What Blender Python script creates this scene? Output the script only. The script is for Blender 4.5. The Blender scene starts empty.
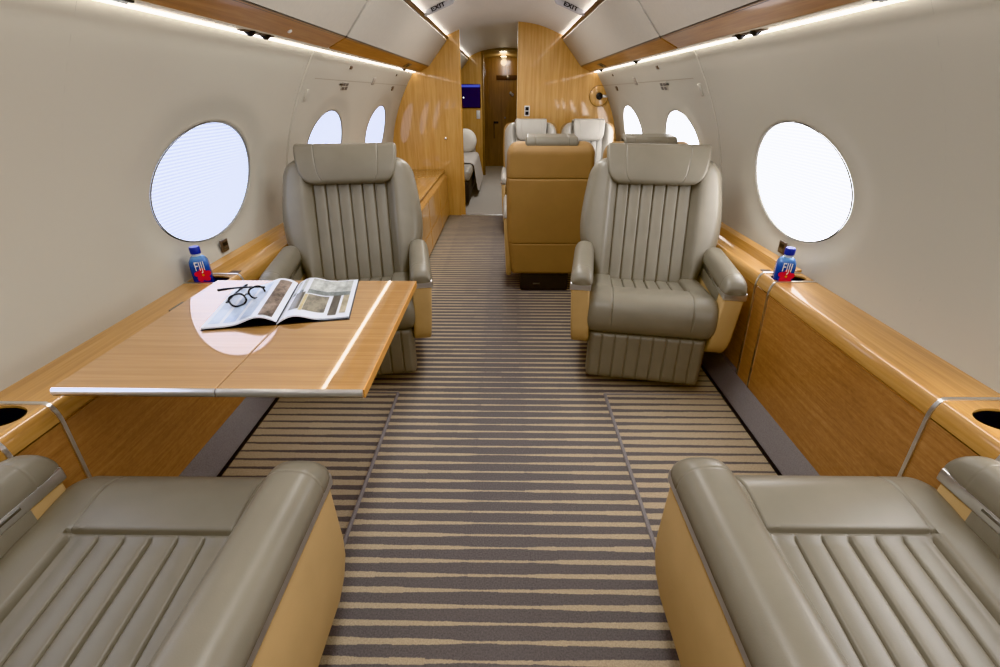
import bpy, bmesh, math, random
from mathutils import Vector, Matrix
random.seed(7)
R = math.radians
COL = bpy.context.scene.collection

# ------------------------------------------------------------------ helpers
def lin(c):
    return tuple((x/255/12.92 if x/255 <= .04045 else ((x/255+.055)/1.055)**2.4) for x in c) + (1.0,)

def sat(c, k):
    g = .3*c[0]+.59*c[1]+.11*c[2]
    return tuple(g+(x-g)*k for x in c)

def link(o, parent=None):
    COL.objects.link(o)
    if parent is not None:
        o.parent = parent
    return o

def obj(name, bm, mat, parent=None, smooth=True, angle=40, label=None):
    me = bpy.data.meshes.new(name)
    bmesh.ops.recalc_face_normals(bm, faces=bm.faces[:])
    if smooth:
        for f in bm.faces: f.smooth = True
        lim = R(angle)
        for e in bm.edges:
            if len(e.link_faces) == 2:
                try:
                    e.smooth = e.calc_face_angle() < lim
                except Exception:
                    pass
    bm.to_mesh(me); bm.free()
    mats = mat if isinstance(mat, (list, tuple)) else [mat]
    for m in mats: me.materials.append(m)
    o = bpy.data.objects.new(name, me)
    if label: o['label'] = label
    return link(o, parent)

def tag(o, label, cat, group=None, kind=None):
    o['label'] = label; o['category'] = cat
    if group: o['group'] = group
    if kind: o['kind'] = kind
    return o

def struct(o):
    o['kind'] = 'structure'; return o

def thing(name, label, cat, loc=(0, 0, 0), rz=0, group=None):
    o = bpy.data.objects.new(name, None); link(o)
    o.empty_display_size = .1
    o.location = loc; o.rotation_euler = (0, 0, rz)
    return tag(o, label, cat, group)

def dup(o, parent=None):
    c = o.copy(); COL.objects.link(c)
    if parent is not None: c.parent = parent
    for ch in list(o.children): dup(ch, c)
    return c

def BM(): return bmesh.new()

def box(bm, x0, x1, y0, y1, z0, z1, bev=0, seg=2, mi=0):
    ret = bmesh.ops.create_cube(bm, size=1)
    vs = ret['verts']
    for v in vs:
        v.co = Vector(((x0+x1)/2+v.co.x*(x1-x0), (y0+y1)/2+v.co.y*(y1-y0), (z0+z1)/2+v.co.z*(z1-z0)))
    fs = list({f for v in vs for f in v.link_faces})
    for f in fs: f.material_index = mi
    if bev:
        es = list({e for v in vs for e in v.link_edges})
        bmesh.ops.bevel(bm, geom=es, offset=bev, segments=seg, affect='EDGES', profile=.5)
    return bm

def prism(bm, pts, axis, a0, a1, bev=0, seg=2):
    """closed polygon pts (2-D) extruded along an axis: 'x' pts=(y,z); 'y' pts=(x,z); 'z' pts=(x,y)"""
    def co(p, a):
        return {'x': (a, p[0], p[1]), 'y': (p[0], a, p[1]), 'z': (p[0], p[1], a)}[axis]
    A = [bm.verts.new(co(p, a0)) for p in pts]; B = [bm.verts.new(co(p, a1)) for p in pts]
    n = len(pts)
    f1 = bm.faces.new(A); f2 = bm.faces.new(B)
    fs = [f1, f2]
    for i in range(n):
        fs.append(bm.faces.new((A[i], A[(i+1) % n], B[(i+1) % n], B[i])))
    if bev:
        es = list(f1.edges)+list(f2.edges)
        bmesh.ops.bevel(bm, geom=es, offset=bev, segments=seg, affect='EDGES', profile=.5)
    return bm

def grid(bm, us, vs, f, mi=0):
    g = [[bm.verts.new(f(u, v)) for v in vs] for u in us]
    for i in range(len(us)-1):
        for j in range(len(vs)-1):
            fc = bm.faces.new((g[i][j], g[i+1][j], g[i+1][j+1], g[i][j+1])); fc.material_index = mi
    return g

def pad(bm, us, vs, front, back):
    a = grid(bm, us, vs, front); b = grid(bm, us, vs, back)
    nu, nv = len(us), len(vs)
    for i in range(nu-1):
        bm.faces.new((a[i][0], b[i][0], b[i+1][0], a[i+1][0]))
        bm.faces.new((a[i][nv-1], a[i+1][nv-1], b[i+1][nv-1], b[i][nv-1]))
    for j in range(nv-1):
        bm.faces.new((a[0][j], a[0][j+1], b[0][j+1], b[0][j]))
        bm.faces.new((a[nu-1][j], b[nu-1][j], b[nu-1][j+1], a[nu-1][j+1]))
    bmesh.ops.remove_doubles(bm, verts=bm.verts[:], dist=1e-6)
    return bm

def tube(bm, pts, r, n=8, cap=True, closed=False, flat=1.0):
    pts = [Vector(p) for p in pts]; rings = []
    m = len(pts)
    up = Vector((0, 0, 1))
    for i, p in enumerate(pts):
        if closed: t = pts[(i+1) % m]-pts[i-1]
        else: t = pts[min(i+1, m-1)]-pts[max(i-1, 0)]
        t.normalize()
        a = t.cross(up)
        if a.length < 1e-4: a = t.cross(Vector((1, 0, 0)))
        a.normalize(); b = t.cross(a)
        rr = r(i/(m-1)) if callable(r) else r
        rings.append([bm.verts.new(p+a*rr*math.cos(2*math.pi*k/n)+b*rr*flat*math.sin(2*math.pi*k/n)) for k in range(n)])
    rng = range(m) if closed else range(m-1)
    for i in rng:
        q, w = rings[i], rings[(i+1) % m]
        for k in range(n):
            bm.faces.new((q[k], q[(k+1) % n], w[(k+1) % n], w[k]))
    if cap and not closed:
        bm.faces.new(rings[0]); bm.faces.new(rings[-1])
    return bm

def lathe(bm, prof, n=32, c=(0, 0)):
    rings = [[bm.verts.new((c[0]+r*math.cos(2*math.pi*k/n), c[1]+r*math.sin(2*math.pi*k/n), z)) for k in range(n)] for r, z in prof]
    for a, b in zip(rings, rings[1:]):
        for k in range(n): bm.faces.new((a[k], a[(k+1) % n], b[(k+1) % n], b[k]))
    bm.faces.new(rings[0]); bm.faces.new(rings[-1])
    return bm

def crv(knots):
    """smooth (Catmull-Rom) interpolation through (t, value...) knots"""
    def f(t):
        n = len(knots)
        if t <= knots[0][0]: i = 0
        elif t >= knots[-1][0]: i = n-2
        else:
            i = max(k for k in range(n-1) if knots[k][0] <= t)
        t0, t1 = knots[i][0], knots[i+1][0]
        w = min(1, max(0, (t-t0)/(t1-t0)))
        out = []
        for d in range(1, len(knots[0])):
            p1, p2 = knots[i][d], knots[i+1][d]
            h = t1-t0
            m1 = (p2-knots[i-1][d])/(t1-knots[i-1][0])*h if i > 0 else p2-p1
            m2 = (knots[i+2][d]-p1)/(knots[i+2][0]-t0)*h if i+2 < n else p2-p1
            out.append((2*w**3-3*w*w+1)*p1+(w**3-2*w*w+w)*m1+(-2*w**3+3*w*w)*p2+(w**3-w*w)*m2)
        return out[0] if len(out) == 1 else tuple(out)
    return f

def lins(a, b, n): return [a+(b-a)*i/(n-1) for i in range(n)]
def sst(a, b, x):
    t = min(1, max(0, (x-a)/(b-a))); return t*t*(3-2*t)
def rnd(d, r):
    """quarter-round: 0 at d=0, 1 for d>=r"""
    if d >= r: return 1.0
    if d <= 0: return 0.0
    return math.sqrt(max(0, 1-(1-d/r)**2))
def uniq(l, eps=1e-4):
    l = sorted(l); out = [l[0]]
    for x in l[1:]:
        if x-out[-1] > eps: out.append(x)
    return out
def groove_list(lo, hi, n, gs, extra=()):
    l = lins(lo, hi, n)
    for g in gs:
        for d in (-.010, -.006, -.0035, -.0015, 0, .0015, .0035, .006, .010):
            if lo < g+d < hi: l.append(g+d)
    l += [e for e in extra if lo <= e <= hi]
    return uniq(l, 4e-4)

def text_mesh(bm, s, size, M, mi=0, ext=.0005, off=.0012):
    cu = bpy.data.curves.new('t', 'FONT'); cu.body = s; cu.size = size
    cu.align_x = 'CENTER'; cu.align_y = 'CENTER'; cu.extrude = ext; cu.offset = off; cu.resolution_u = 3
    o = bpy.data.objects.new('t', cu); COL.objects.link(o)
    dg = bpy.context.evaluated_depsgraph_get()
    me = bpy.data.meshes.new_from_object(o.evaluated_get(dg))
    n0 = len(bm.verts)
    b2 = bmesh.new(); b2.from_mesh(me)
    b2.transform(M)
    tmp = bpy.data.meshes.new('t'); b2.to_mesh(tmp); b2.free()
    nf = len(bm.faces)
    bm.from_mesh(tmp)
    bm.faces.ensure_lookup_table()
    for f in bm.faces[nf:]: f.material_index = mi
    bpy.data.objects.remove(o); bpy.data.meshes.remove(me); bpy.data.meshes.remove(tmp); bpy.data.curves.remove(cu)
    return bm

# ------------------------------------------------------------------ materials
class NT:
    def __init__(s, name):
        s.m = bpy.data.materials.new(name); s.m.use_nodes = True
        s.t = s.m.node_tree; s.t.nodes.clear()
        s.out = s.n('ShaderNodeOutputMaterial'); s.b = s.n('ShaderNodeBsdfPrincipled')
        s.l(s.b.outputs[0], s.out.inputs[0])
    def n(s, ty, **kw):
        x = s.t.nodes.new(ty)
        for k, v in kw.items(): setattr(x, k, v)
        return x
    def l(s, a, b): s.t.links.new(a, b)
    def coord(s, scale=(1, 1, 1), rot=(0, 0, 0), kind='Object', loc=(0, 0, 0)):
        tc = s.n('ShaderNodeTexCoord'); mp = s.n('ShaderNodeMapping')
        mp.inputs['Scale'].default_value = scale; mp.inputs['Rotation'].default_value = rot
        mp.inputs['Location'].default_value = loc
        s.l(tc.outputs[kind], mp.inputs[0]); return mp.outputs[0]
    def noise(s, vec, scale, detail=4, rough=.55, dist=0):
        x = s.n('ShaderNodeTexNoise'); x.inputs['Scale'].default_value = scale
        x.inputs['Detail'].default_value = detail; x.inputs['Roughness'].default_value = rough
        x.inputs['Distortion'].default_value = dist
        s.l(vec, x.inputs['Vector']); return x.outputs[0]
    def ramp(s, fac, stops):
        x = s.n('ShaderNodeValToRGB'); e = x.color_ramp.elements
        while len(e) < len(stops): e.new(.5)
        for i, (p, c) in enumerate(stops): e[i].position = p; e[i].color = c
        s.l(fac, x.inputs[0]); return x.outputs[0]
    def math(s, op, a, b=None, c=None):
        x = s.n('ShaderNodeMath', operation=op)
        for i, v in enumerate((a, b, c)):
            if v is None: continue
            if isinstance(v, (int, float)): x.inputs[i].default_value = v
            else: s.l(v, x.inputs[i])
        return x.outputs[0]
    def mix(s, fac, a, b, mode='MIX'):
        x = s.n('ShaderNodeMix', data_type='RGBA', blend_type=mode)
        for i, v in ((0, fac), (6, a), (7, b)):
            if isinstance(v, (int, float)): x.inputs[i].default_value = v
            elif isinstance(v, tuple): x.inputs[i].default_value = v
            else: s.l(v, x.inputs[i])
        return x.outputs[2]
    def bump(s, h, strength=.2, dist=.001):
        x = s.n('ShaderNodeBump'); x.inputs['Strength'].default_value = strength; x.inputs['Distance'].default_value = dist
        s.l(h, x.inputs['Height']); s.l(x.outputs[0], s.b.inputs['Normal']); return x
    def set(s, **kw):
        for k, v in kw.items():
            i = s.b.inputs[k.replace('_', ' ')]
            if isinstance(v, (int, float, tuple)): i.default_value = v
            else: s.l(v, i)
        return s

def plain(name, c, rough=.5, metal=0, **kw):
    t = NT(name); v = t.coord(); n = t.noise(v, 60, 3)
    c = lin(c)
    t.set(Base_Color=t.mix(n, tuple(x*.94 for x in c[:3])+(1,), tuple(min(1, x*1.05) for x in c[:3])+(1,)), Roughness=rough, Metallic=metal, **kw)
    return t.m

def leather(name, c, rough=.36):
    t = NT(name); v = t.coord()
    n1 = t.noise(v, 9, 3); n2 = t.noise(v, 420, 3, .6)
    c = lin(c)
    t.set(Base_Color=t.mix(n1, tuple(x*.88 for x in c[:3])+(1,), tuple(x*1.1 for x in c[:3])+(1,)), Roughness=rough)
    t.b.inputs['Specular IOR Level'].default_value = .45
    t.bump(n2, .22, .0006)
    return t.m

def wood(name, dark, mid, light, axis='x', coat=1.0, gs=(1.6, 34.0), coat_ior=1.6, crough=.04, figure=0.0, fine=1.0):
    """veneer with the grain along `axis`; figure adds cross-grain shimmer"""
    dark, mid, light = (sat(q, .82) for q in (dark, mid, light))
    t = NT(name)
    lo, hi = gs
    sc = {'x': (lo, hi, hi), 'y': (hi, lo, hi), 'z': (hi, hi, lo)}[axis]
    n1 = t.noise(t.coord(sc), 1.0, 5, .6, .3)
    sc2 = tuple(a*(4 if a > 5 else 3) for a in sc)
    n2 = t.noise(t.coord(sc2), 1.0, 3, .6)
    n3 = t.noise(t.coord((1.7, 1.7, 1.7)), 1.0, 2)
    f = t.math('ADD', t.math('MULTIPLY', n1, .55), t.math('MULTIPLY', n2, .3*fine))
    f = t.math('ADD', f, t.math('MULTIPLY', n3, .2))
    if figure:
        sx = {'x': (50, 90, 90), 'y': (90, 50, 90), 'z': (90, 90, 50)}[axis]
        n4 = t.noise(t.coord(sx), 1.0, 2, .5, .6)
        f = t.math('ADD', f, t.math('MULTIPLY', t.math('SUBTRACT', n4, .5), figure))
    col = t.ramp(f, [(.36, lin(dark)), (.52, lin(mid)), (.68, lin(light))])
    t.set(Base_Color=col, Roughness=.45)
    t.b.inputs['Coat Weight'].default_value = coat
    t.b.inputs['Coat IOR'].default_value = coat_ior
    t.b.inputs['Coat Roughness'].default_value = crough
    return t.m

def emit(name, c, s):
    t = NT(name); t.set(Base_Color=lin((20, 20, 20)), Emission_Color=c+(1,), Emission_Strength=s, Roughness=.6)
    n = t.noise(t.coord(), 3, 1); t.set(Emission_Color=t.mix(n, c+(1,), tuple(x*.97 for x in c)+(1,)))
    return t.m

def shade(name, c, s, lines=.12):
    """daylight through a pleated window shade"""
    t = NT(name)
    w = t.n('ShaderNodeTexWave', wave_type='BANDS', bands_direction='Z'); w.inputs['Scale'].default_value = 26
    w.inputs['Distortion'].default_value = .15; w.inputs['Detail'].default_value = 1
    t.l(t.coord(), w.inputs['Vector'])
    dk = tuple(x*(1-lines*k) for x, k in zip(c, (1.15, 1.05, .7)))
    t.set(Base_Color=lin((235, 235, 240)), Emission_Color=t.mix(w.outputs[1], dk+(1,), c+(1,)), Emission_Strength=s, Roughness=.8)
    return t.m

WALL = (188, 182, 169)
LEA = leather('grey_leather', (129, 121, 106))
LEA_LT = leather('pale_grey_leather', (176, 170, 160))
TAN = leather('tan_leather', (192, 160, 114), .5)
SUEDE = leather('tan_seatback_fabric', (160, 126, 82), .62)
def wall_mat():
    t = NT('wall_lining'); n = t.noise(t.coord(), 350, 2); n2 = t.noise(t.coord(), 2, 2)
    c = lin(WALL)
    t.set(Base_Color=t.mix(n2, tuple(x*.96 for x in c[:3])+(1,), tuple(x*1.03 for x in c[:3])+(1,)), Roughness=.6)
    t.bump(n, .06, .0006); return t.m
WALLM = wall_mat()
CEIL = plain('ceiling_lining', (226, 222, 216), .6)
BIN = plain('bin_door_lining', (200, 193, 182), .55)
CREAM = plain('service_panel', (205, 192, 170), .5)
W_BULK = wood('bulkhead_veneer', (196, 136, 58), (214, 158, 80), (226, 176, 100), 'z', coat_ior=1.5, crough=.05, fine=.9)
W_TOP = wood('ledge_veneer', (168, 113, 48), (190, 135, 62), (206, 154, 82), 'y', coat_ior=1.55, crough=.06)
W_FACE = wood('console_face_veneer', (154, 96, 44), (176, 116, 56), (194, 136, 74), 'y', gs=(4, 60.0), coat_ior=1.5, crough=.08, figure=.28)
W_TABLE = wood('table_veneer', (172, 119, 60), (187, 134, 72), (200, 149, 86), 'x', coat_ior=2.5, crough=.015, gs=(1.5, 70.0))
W_VAL = wood('valance_veneer', (160, 98, 28), (184, 118, 42), (200, 140, 62), 'y', coat=.12, coat_ior=1.4, crough=.06)
W_RAIL = wood('rail_veneer', (66, 40, 16), (84, 54, 24), (100, 66, 32), 'y', coat=.3)
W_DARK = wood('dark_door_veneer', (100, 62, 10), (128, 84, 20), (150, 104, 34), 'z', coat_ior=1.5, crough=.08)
W_CRED = wood('credenza_veneer', (186, 122, 48), (208, 146, 66), (222, 168, 92), 'z', coat_ior=1.5, crough=.08)
CHROME = plain('brushed_metal', (226, 225, 224), .30, 1.0)
CHROME_D = plain('dull_metal', (150, 147, 142), .35, 1.0)
BLACK = plain('black_plastic', (22, 22, 24), .35)
DARK = plain('dark_grey_plastic', (52, 48, 46), .5)
BROWN = plain('bronze_plastic', (96, 80, 66), .4)
WHITE = plain('white_plastic', (232, 230, 226), .4)
REDPL = plain('red_print', (206, 22, 48), .5)
def carpet_plain(name, c):
    t = NT(name); v = t.coord(); n = t.noise(v, 260, 3, .7); c = lin(c)
    t.set(Base_Color=t.mix(n, tuple(x*.6 for x in c[:3])+(1,), tuple(x*1.35 for x in c[:3])+(1,)), Roughness=.95)
    t.b.inputs['Specular IOR Level'].default_value = .1
    t.bump(n, .5, .003); return t.m
GREYC = carpet_plain('grey_border_carpet', (142, 135, 133))
PALEC = carpet_plain('pale_forward_carpet', (176, 168, 158))

def carpet_striped():
    t = NT('striped_carpet'); v = t.coord()
    sp = t.n('ShaderNodeSeparateXYZ'); t.l(v, sp.inputs[0]); x, y = sp.outputs[0], sp.outputs[1]
    P = .0465
    ax = t.math('ABSOLUTE', x)
    side = t.math('GREATER_THAN', ax, .492)
    near = t.math('LESS_THAN', y, 1.79)
    side = t.math('MULTIPLY', side, near)
    # stripe index and phase; the side carpets are laid a little off the centre one
    yy = t.math('DIVIDE', t.math('ADD', t.math('SUBTRACT', y, 1.794), t.math('MULTIPLY', side, .012)), P)
    yy = t.math('ADD', yy, 200.5)
    idx = t.math('FLOOR', yy); ph = t.math('ABSOLUTE', t.math('SUBTRACT', t.math('FRACT', yy), .5))  # 0 at tan centre
    # tan share widens from the middle of the aisle outwards, in ragged steps
    cv = t.n('ShaderNodeCombineXYZ'); t.l(t.math('MULTIPLY', t.math('FLOOR', t.math('MULTIPLY', x, 11)), .37), cv.inputs[0]); t.l(t.math('MULTIPLY', idx, 1.7), cv.inputs[1])
    wn = t.n('ShaderNodeTexWhiteNoise', noise_dimensions='2D'); t.l(cv.outputs[0], wn.inputs['Vector'])
    cv2 = t.n('ShaderNodeCombineXYZ'); t.l(t.math('MULTIPLY', x, 3.5), cv2.inputs[0]); t.l(t.math('MULTIPLY', idx, 7.3), cv2.inputs[1])
    wob = t.noise(cv2.outputs[0], 1.0, 2)
    r = t.n('ShaderNodeValToRGB'); e = r.color_ramp.elements
    for i, (p, g) in enumerate([(0, .15), (.10, .16), (.125, .23), (.30, .34), (.49, .42), (.4925, .50), (.75, .66), (1.0, .78)]):
        if i >= 2: e.new(p)
        e[i].position = p
        e[i].color = (g, g, g, 1)
    t.l(ax, r.inputs[0])
    share = t.math('ADD', r.outputs[0], t.math('MULTIPLY', t.math('SUBTRACT', wn.outputs[0], .5), .09))
    share = t.math('ADD', share, t.math('MULTIPLY', t.math('SUBTRACT', wob, .5), .12))
    fib = t.noise(v, 210, 3, .7); fib2 = t.noise(v, 90, 2, .6)
    d = t.math('SUBTRACT', t.math('MULTIPLY', share, .5), ph)
    d = t.math('ADD', d, t.math('MULTIPLY', t.math('SUBTRACT', fib2, .5), .10))
    mask = t.n('ShaderNodeMapRange'); mask.inputs[1].default_value = -.02; mask.inputs[2].default_value = .02
    t.l(d, mask.inputs[0])
    tan = t.mix(fib, lin((138, 122, 100)), lin((212, 192, 164)))
    drk = t.mix(fib, lin((76, 71, 70)), lin((134, 126, 123)))
    t.set(Base_Color=t.mix(mask.outputs[0], drk, tan), Roughness=.95)
    t.b.inputs['Specular IOR Level'].default_value = .1
    t.bump(fib, .55, .004)
    return t.m
CARPET = carpet_striped()

# ------------------------------------------------------------------ cabin section
def wx(z, off=0): return 1.232+off-.4*max(0, z-.6)**2
Y0, YB = -1.5, 5.39
Z_L = .60; Z_U = 1.468
WINS = [-.80, .56, 1.918, 3.29, 4.63]

def dish(q):
    # shallow dished recess around a window: q = 1 at the opening
    return .016*(1-sst(1.05, 1.45, q))

def build_wall(sgn, name):
    bm = BM()
    ez, ey, zc = .227, .344, .940
    cells = []
    edges = [Y0]+[(a+b)/2 for a, b in zip(WINS, WINS[1:])]+[YB]
    for yc, ya, yb in zip([q+(.035 if sgn > 0 else .012) for q in WINS], edges, edges[1:]):
        angs = lins(0, 2*math.pi, 97)[:-1]
        for cy, cz in ((ya, Z_L), (ya, Z_U), (yb, Z_L), (yb, Z_U)):
            angs.append(math.atan2((cz-zc)/ez, (cy-yc)/ey) % (2*math.pi))
        angs = uniq(angs, 1e-3)
        rings = []
        ts = [0, .03, .06, .1, .15, .2, .26, .33, .42, .55, .7, .85, 1]
        for a in angs:
            dy, dz = ey*math.cos(a), ez*math.sin(a)
            m = 1e9
            if dy > 1e-9: m = min(m, (yb-yc)/dy)
            if dy < -1e-9: m = min(m, (ya-yc)/dy)
            if dz > 1e-9: m = min(m, (Z_U-zc)/dz)
            if dz < -1e-9: m = min(m, (Z_L-zc)/dz)
            ring = []
            # a rolled lip running into the opening, then the wall surface
            for q, o in ((1.0, .040), (1.0, .012), (1.004, .004), (1.012, 0)):
                y, z = yc+dy*q, zc+dz*q
                ring.append(bm.verts.new((sgn*(wx(z)+dish(1)+o), y, z)))
            for t in ts[1:]:
                q = 1.012+(m-1.012)*t
                y, z = yc+dy*q, zc+dz*q
                ring.append(bm.verts.new((sgn*(wx(z)+dish(q)), y, z)))
            rings.append(ring)
        n = len(angs)
        for i in range(n):
            for j in range(len(rings[0])-1):
                bm.faces.new((rings[i][j], rings[(i+1) % n][j], rings[(i+1) % n][j+1], rings[i][j+1]))
    # lower wall, hidden behind the consoles
    grid(bm, [Y0, YB], [0, .2, .4, Z_L], lambda y, z: (sgn*wx(z), y, z))
    return struct(obj(name, bm, WALLM, angle=60))
build_wall(-1, 'wall_left'); build_wall(1, 'wall_right')

SH_L = shade('window_shade_left', (.72, .82, 1.0), 1.5, .5)
SH_R = shade('window_shade_right', (.96, .975, 1.0), 4.6, .2)
SEAL = plain('window_seal', (120, 116, 108), .5)
k = 0
for sgn, sm in ((-1, SH_L), (1, SH_R)):
    for yc in [q+(.035 if sgn > 0 else .012) for q in WINS]:
        k += 1
        bm = BM()
        n = 64
        zc, ey, ez = .940, .344, .227
        def P3(a, q, o):
            y, z = yc+ey*q*math.cos(a), zc+ez*q*math.sin(a)
            return (sgn*(wx(z)+.016+o), y, z)
        aa = lins(0, 2*math.pi, n+1)[:-1]
        rg = [[bm.verts.new(P3(a, q, o)) for a in aa] for q, o in ((1.0, .000), (.988, -.002), (.982, .002), (.982, .012))]
        for A, B in zip(rg, rg[1:]):
            for i in range(n): bm.faces.new((A[i], A[(i+1) % n], B[(i+1) % n], B[i]))
        fr = struct(obj('window_%d' % k, bm, SEAL))
        bm = BM()
        rg = [[bm.verts.new(P3(a, q, .006)) for a in aa] for q in (.985, .75, .5, .25)]
        for A, B in zip(rg, rg[1:]):
            for i in range(n): bm.faces.new((A[i], A[(i+1) % n], B[(i+1) % n], B[i]))
        c = bm.verts.new((sgn*(wx(zc)+.022), yc, zc))
        for i in range(n): bm.faces.new((rg[-1][i], rg[-1][(i+1) % n], c))
        obj('shade', bm, sm, fr, label='pleated blind glowing with daylight')

# wall joints: broad raised pilaster at y 2.64-2.80, a line across the panel of the rear pair of windows
def wall_strip(sgn, y0, y1, z0, z1, th, name, mat, n=24):
    bm = BM()
    zs = lins(z0, z1, n)
    prof = [(y0, 0), (y0+.004, th), (y1-.004, th), (y1, 0)]
    if y1-y0 < .012: prof = [(y0, 0), ((y0+y1)/2, th), (y1, 0)]
    grid(bm, prof, zs, lambda p, z: (sgn*(wx(z)-p[1]+.0008), p[0], z))
    return struct(obj(name, bm, mat, angle=20))
LINE = plain('panel_joint', (166, 155, 138), .7)
tn = 0
def trim(): 
    global tn
    tn += 1; return 'trim_%d' % tn
for s in (-1, 1):
    wall_strip(s, 2.645, 2.795, .62, 1.455, .007, trim(), WALLM)
    wall_strip(s, 2.640, 2.646, .62, 1.455, .0015, trim(), LINE)
    wall_strip(s, 2.794, 2.801, .62, 1.455, .0015, trim(), LINE)
    bm = BM(); grid(bm, [2.80, YB], [1.3335, 1.3355, 1.3375], lambda y, z: (s*(wx(z)-.0012), y, z)); struct(obj(trim(), bm, LINE))

# ceiling
CP = [(0, 1.892), (.137, 1.888), (.25, 1.876), (.336, 1.860), (.445, 1.827), (.506, 1.803), (.56, 1.781), (.62, 1.768), (.70, 1.76)]
cz = crv(CP)
def ceil_mesh(y0, y1, lim=.70):
    bm = BM(); xs = lins(-lim, lim, 49)
    grid(bm, xs, [y0, y1], lambda x, y: (x, y, cz(abs(x))))
    return bm
struct(obj('ceiling', ceil_mesh(Y0, YB), CEIL))
struct(obj('ceiling', ceil_mesh(YB, 8.37), CEIL))

# floor
bm = BM(); grid(bm, [-1.05, 1.05], [Y0, YB], lambda x, y: (x, y, 0)); struct(obj('floor', bm, CARPET))
bm = BM(); grid(bm, [-1.2, 1.2], [YB, 9.6], lambda x, y: (x, y, .002)); struct(obj('floor', bm, PALEC))
bm = BM(); box(bm, -.5, .2, YB-.012, YB+.012, 0, .008, .002); struct(obj(trim(), bm, CHROME))
for s in (-1, 1):
    # sewn joint of the side carpets
    bm = BM(); tube(bm, [(s*.4915, Y0+.02, .001), (s*.4915, 1.79, .001), ], .0075, 8)
    tube(bm, [(s*.4915, 1.79, .001), (s*1.045, 1.79, .001)], .005, 8); struct(obj(trim(), bm, GREYC))
    # sloping carpeted border at the foot of the consoles, a black gap along its floor edge
    bm = BM(); prism(bm, [(s*1.048, -.01), (s*1.052, .012), (s*1.088, .116), (s*1.14, .116), (s*1.14, -.01)], 'y', Y0, YB-.01, 0)
    struct(obj('baseboard_left' if s < 0 else 'baseboard_right', bm, GREYC, smooth=False))
    bm = BM(); box(bm, min(s*1.038, s*1.050), max(s*1.038, s*1.050), Y0, YB-.02, -.005, .006); struct(obj(trim(), bm, BLACK))

# rear bulkhead behind the camera (never in the frame, closes the cabin)
bm = BM(); prism(bm, [(-1.24, 0), (1.24, 0), (1.24, .7), (1.0, 1.4), (.6, 1.73), (0, 1.9), (-.6, 1.73), (-1.0, 1.4), (-1.24, .7)], 'y', Y0-.03, Y0); struct(obj('wall_back', bm, CEIL, smooth=False))

# ------------------------------------------------------------------ forward bulkheads
def bulk_poly(xa, xb, full=True):
    """outline of a bulkhead panel between x=xa and x=xb (one of them the cabin side)"""
    s = -1 if xa < -.9 else 1
    inner, = [x for x in (xa, xb) if abs(x) < .9]
    pts = [(inner, 0)]
    x = inner
    top = []
    n = 14
    a = inner if inner*s > 0 else inner
    xs = lins(a, s*.60, n)
    for x in xs: top.append((x, cz(abs(x))+.004))
    pts += top
    pts += [(s*.64, 1.76), (s*.97, 1.47)]
    for z in lins(1.45, .1, 20): pts.append((s*(wx(z)+.02), z))
    pts.append((s*wx(.0), 0))
    return pts
bm = BM(); prism(bm, bulk_poly(-1.3, -.458), 'y', YB, YB+.045); struct(obj('wall_front_left', bm, W_BULK, smooth=False))
bm = BM(); prism(bm, bulk_poly(.135, 1.3), 'y', YB, YB+.045); struct(obj('wall_front_right', bm, W_BULK, smooth=False))
bm = BM(); box(bm, .130, .135, YB-.002, YB+.047, .002, 1.886); struct(obj(trim(), bm, plain('pale_edge', (222, 200, 160), .4)))
bm = BM(); box(bm, -.458, -.452, YB-.002, YB+.047, .002, 1.825); struct(obj(trim(), bm, plain('gold_edge', (214, 160, 78), .4)))
YC = 8.37
bm = BM(); prism(bm, bulk_poly(-1.3, -.372), 'y', YC, YC+.05); struct(obj('wall_forward_left', bm, W_BULK, smooth=False))
bm = BM(); prism(bm, bulk_poly(.30, 1.3), 'y', YC, YC+.05); struct(obj('wall_forward_right', bm, W_BULK, smooth=False))
bm = BM(); box(bm, -.374, -.335, YC-.01, YC+.07, .002, 1.86, .004); struct(obj(trim(), bm, W_DARK))
# far passage beyond: dim low ceiling, side walls, a dark wooden door at its end
YD = 9.5
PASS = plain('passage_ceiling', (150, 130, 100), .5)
bm = BM()
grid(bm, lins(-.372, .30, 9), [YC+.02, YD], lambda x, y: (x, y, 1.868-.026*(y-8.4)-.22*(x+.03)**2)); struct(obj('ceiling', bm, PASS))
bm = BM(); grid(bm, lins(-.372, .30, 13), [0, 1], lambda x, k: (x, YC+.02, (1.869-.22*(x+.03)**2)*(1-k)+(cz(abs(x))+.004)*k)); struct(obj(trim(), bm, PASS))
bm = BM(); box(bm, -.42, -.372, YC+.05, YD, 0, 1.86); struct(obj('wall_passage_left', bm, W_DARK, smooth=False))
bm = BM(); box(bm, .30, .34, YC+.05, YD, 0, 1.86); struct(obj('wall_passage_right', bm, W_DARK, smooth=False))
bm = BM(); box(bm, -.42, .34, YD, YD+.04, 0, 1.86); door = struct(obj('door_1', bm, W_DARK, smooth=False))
bm = BM(); box(bm, -.215, -.125, YD-.006, YD, .76, .80, .003); box(bm, -.215, -.20, YD-.006, YD, .50, .77, .003); obj('recess', bm, BLACK, door)
for (x, z, r) in ((.10, 1.27, .028), (.135, 1.245, .028), (.0, .86, .018)):
    bm = BM(); lathe(bm, [(r, 0), (r, .012), (r*.7, .02)], 20); bm.transform(Matrix.Translation((x, YD, z)) @ Matrix.Rotation(R(90), 4, 'X')); obj('latch', bm, CHROME_D, door)
hk = thing('coat_rail', 'dark wall plate with a round hook high on the far brown door', 'coat rail', (.05, YD, 1.52))
bm = BM(); box(bm, -.21, .22, -.02, 0, -.035, .035, .004); obj('plate', bm, plain('dark_rail', (60, 34, 14), .4), hk)
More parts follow.
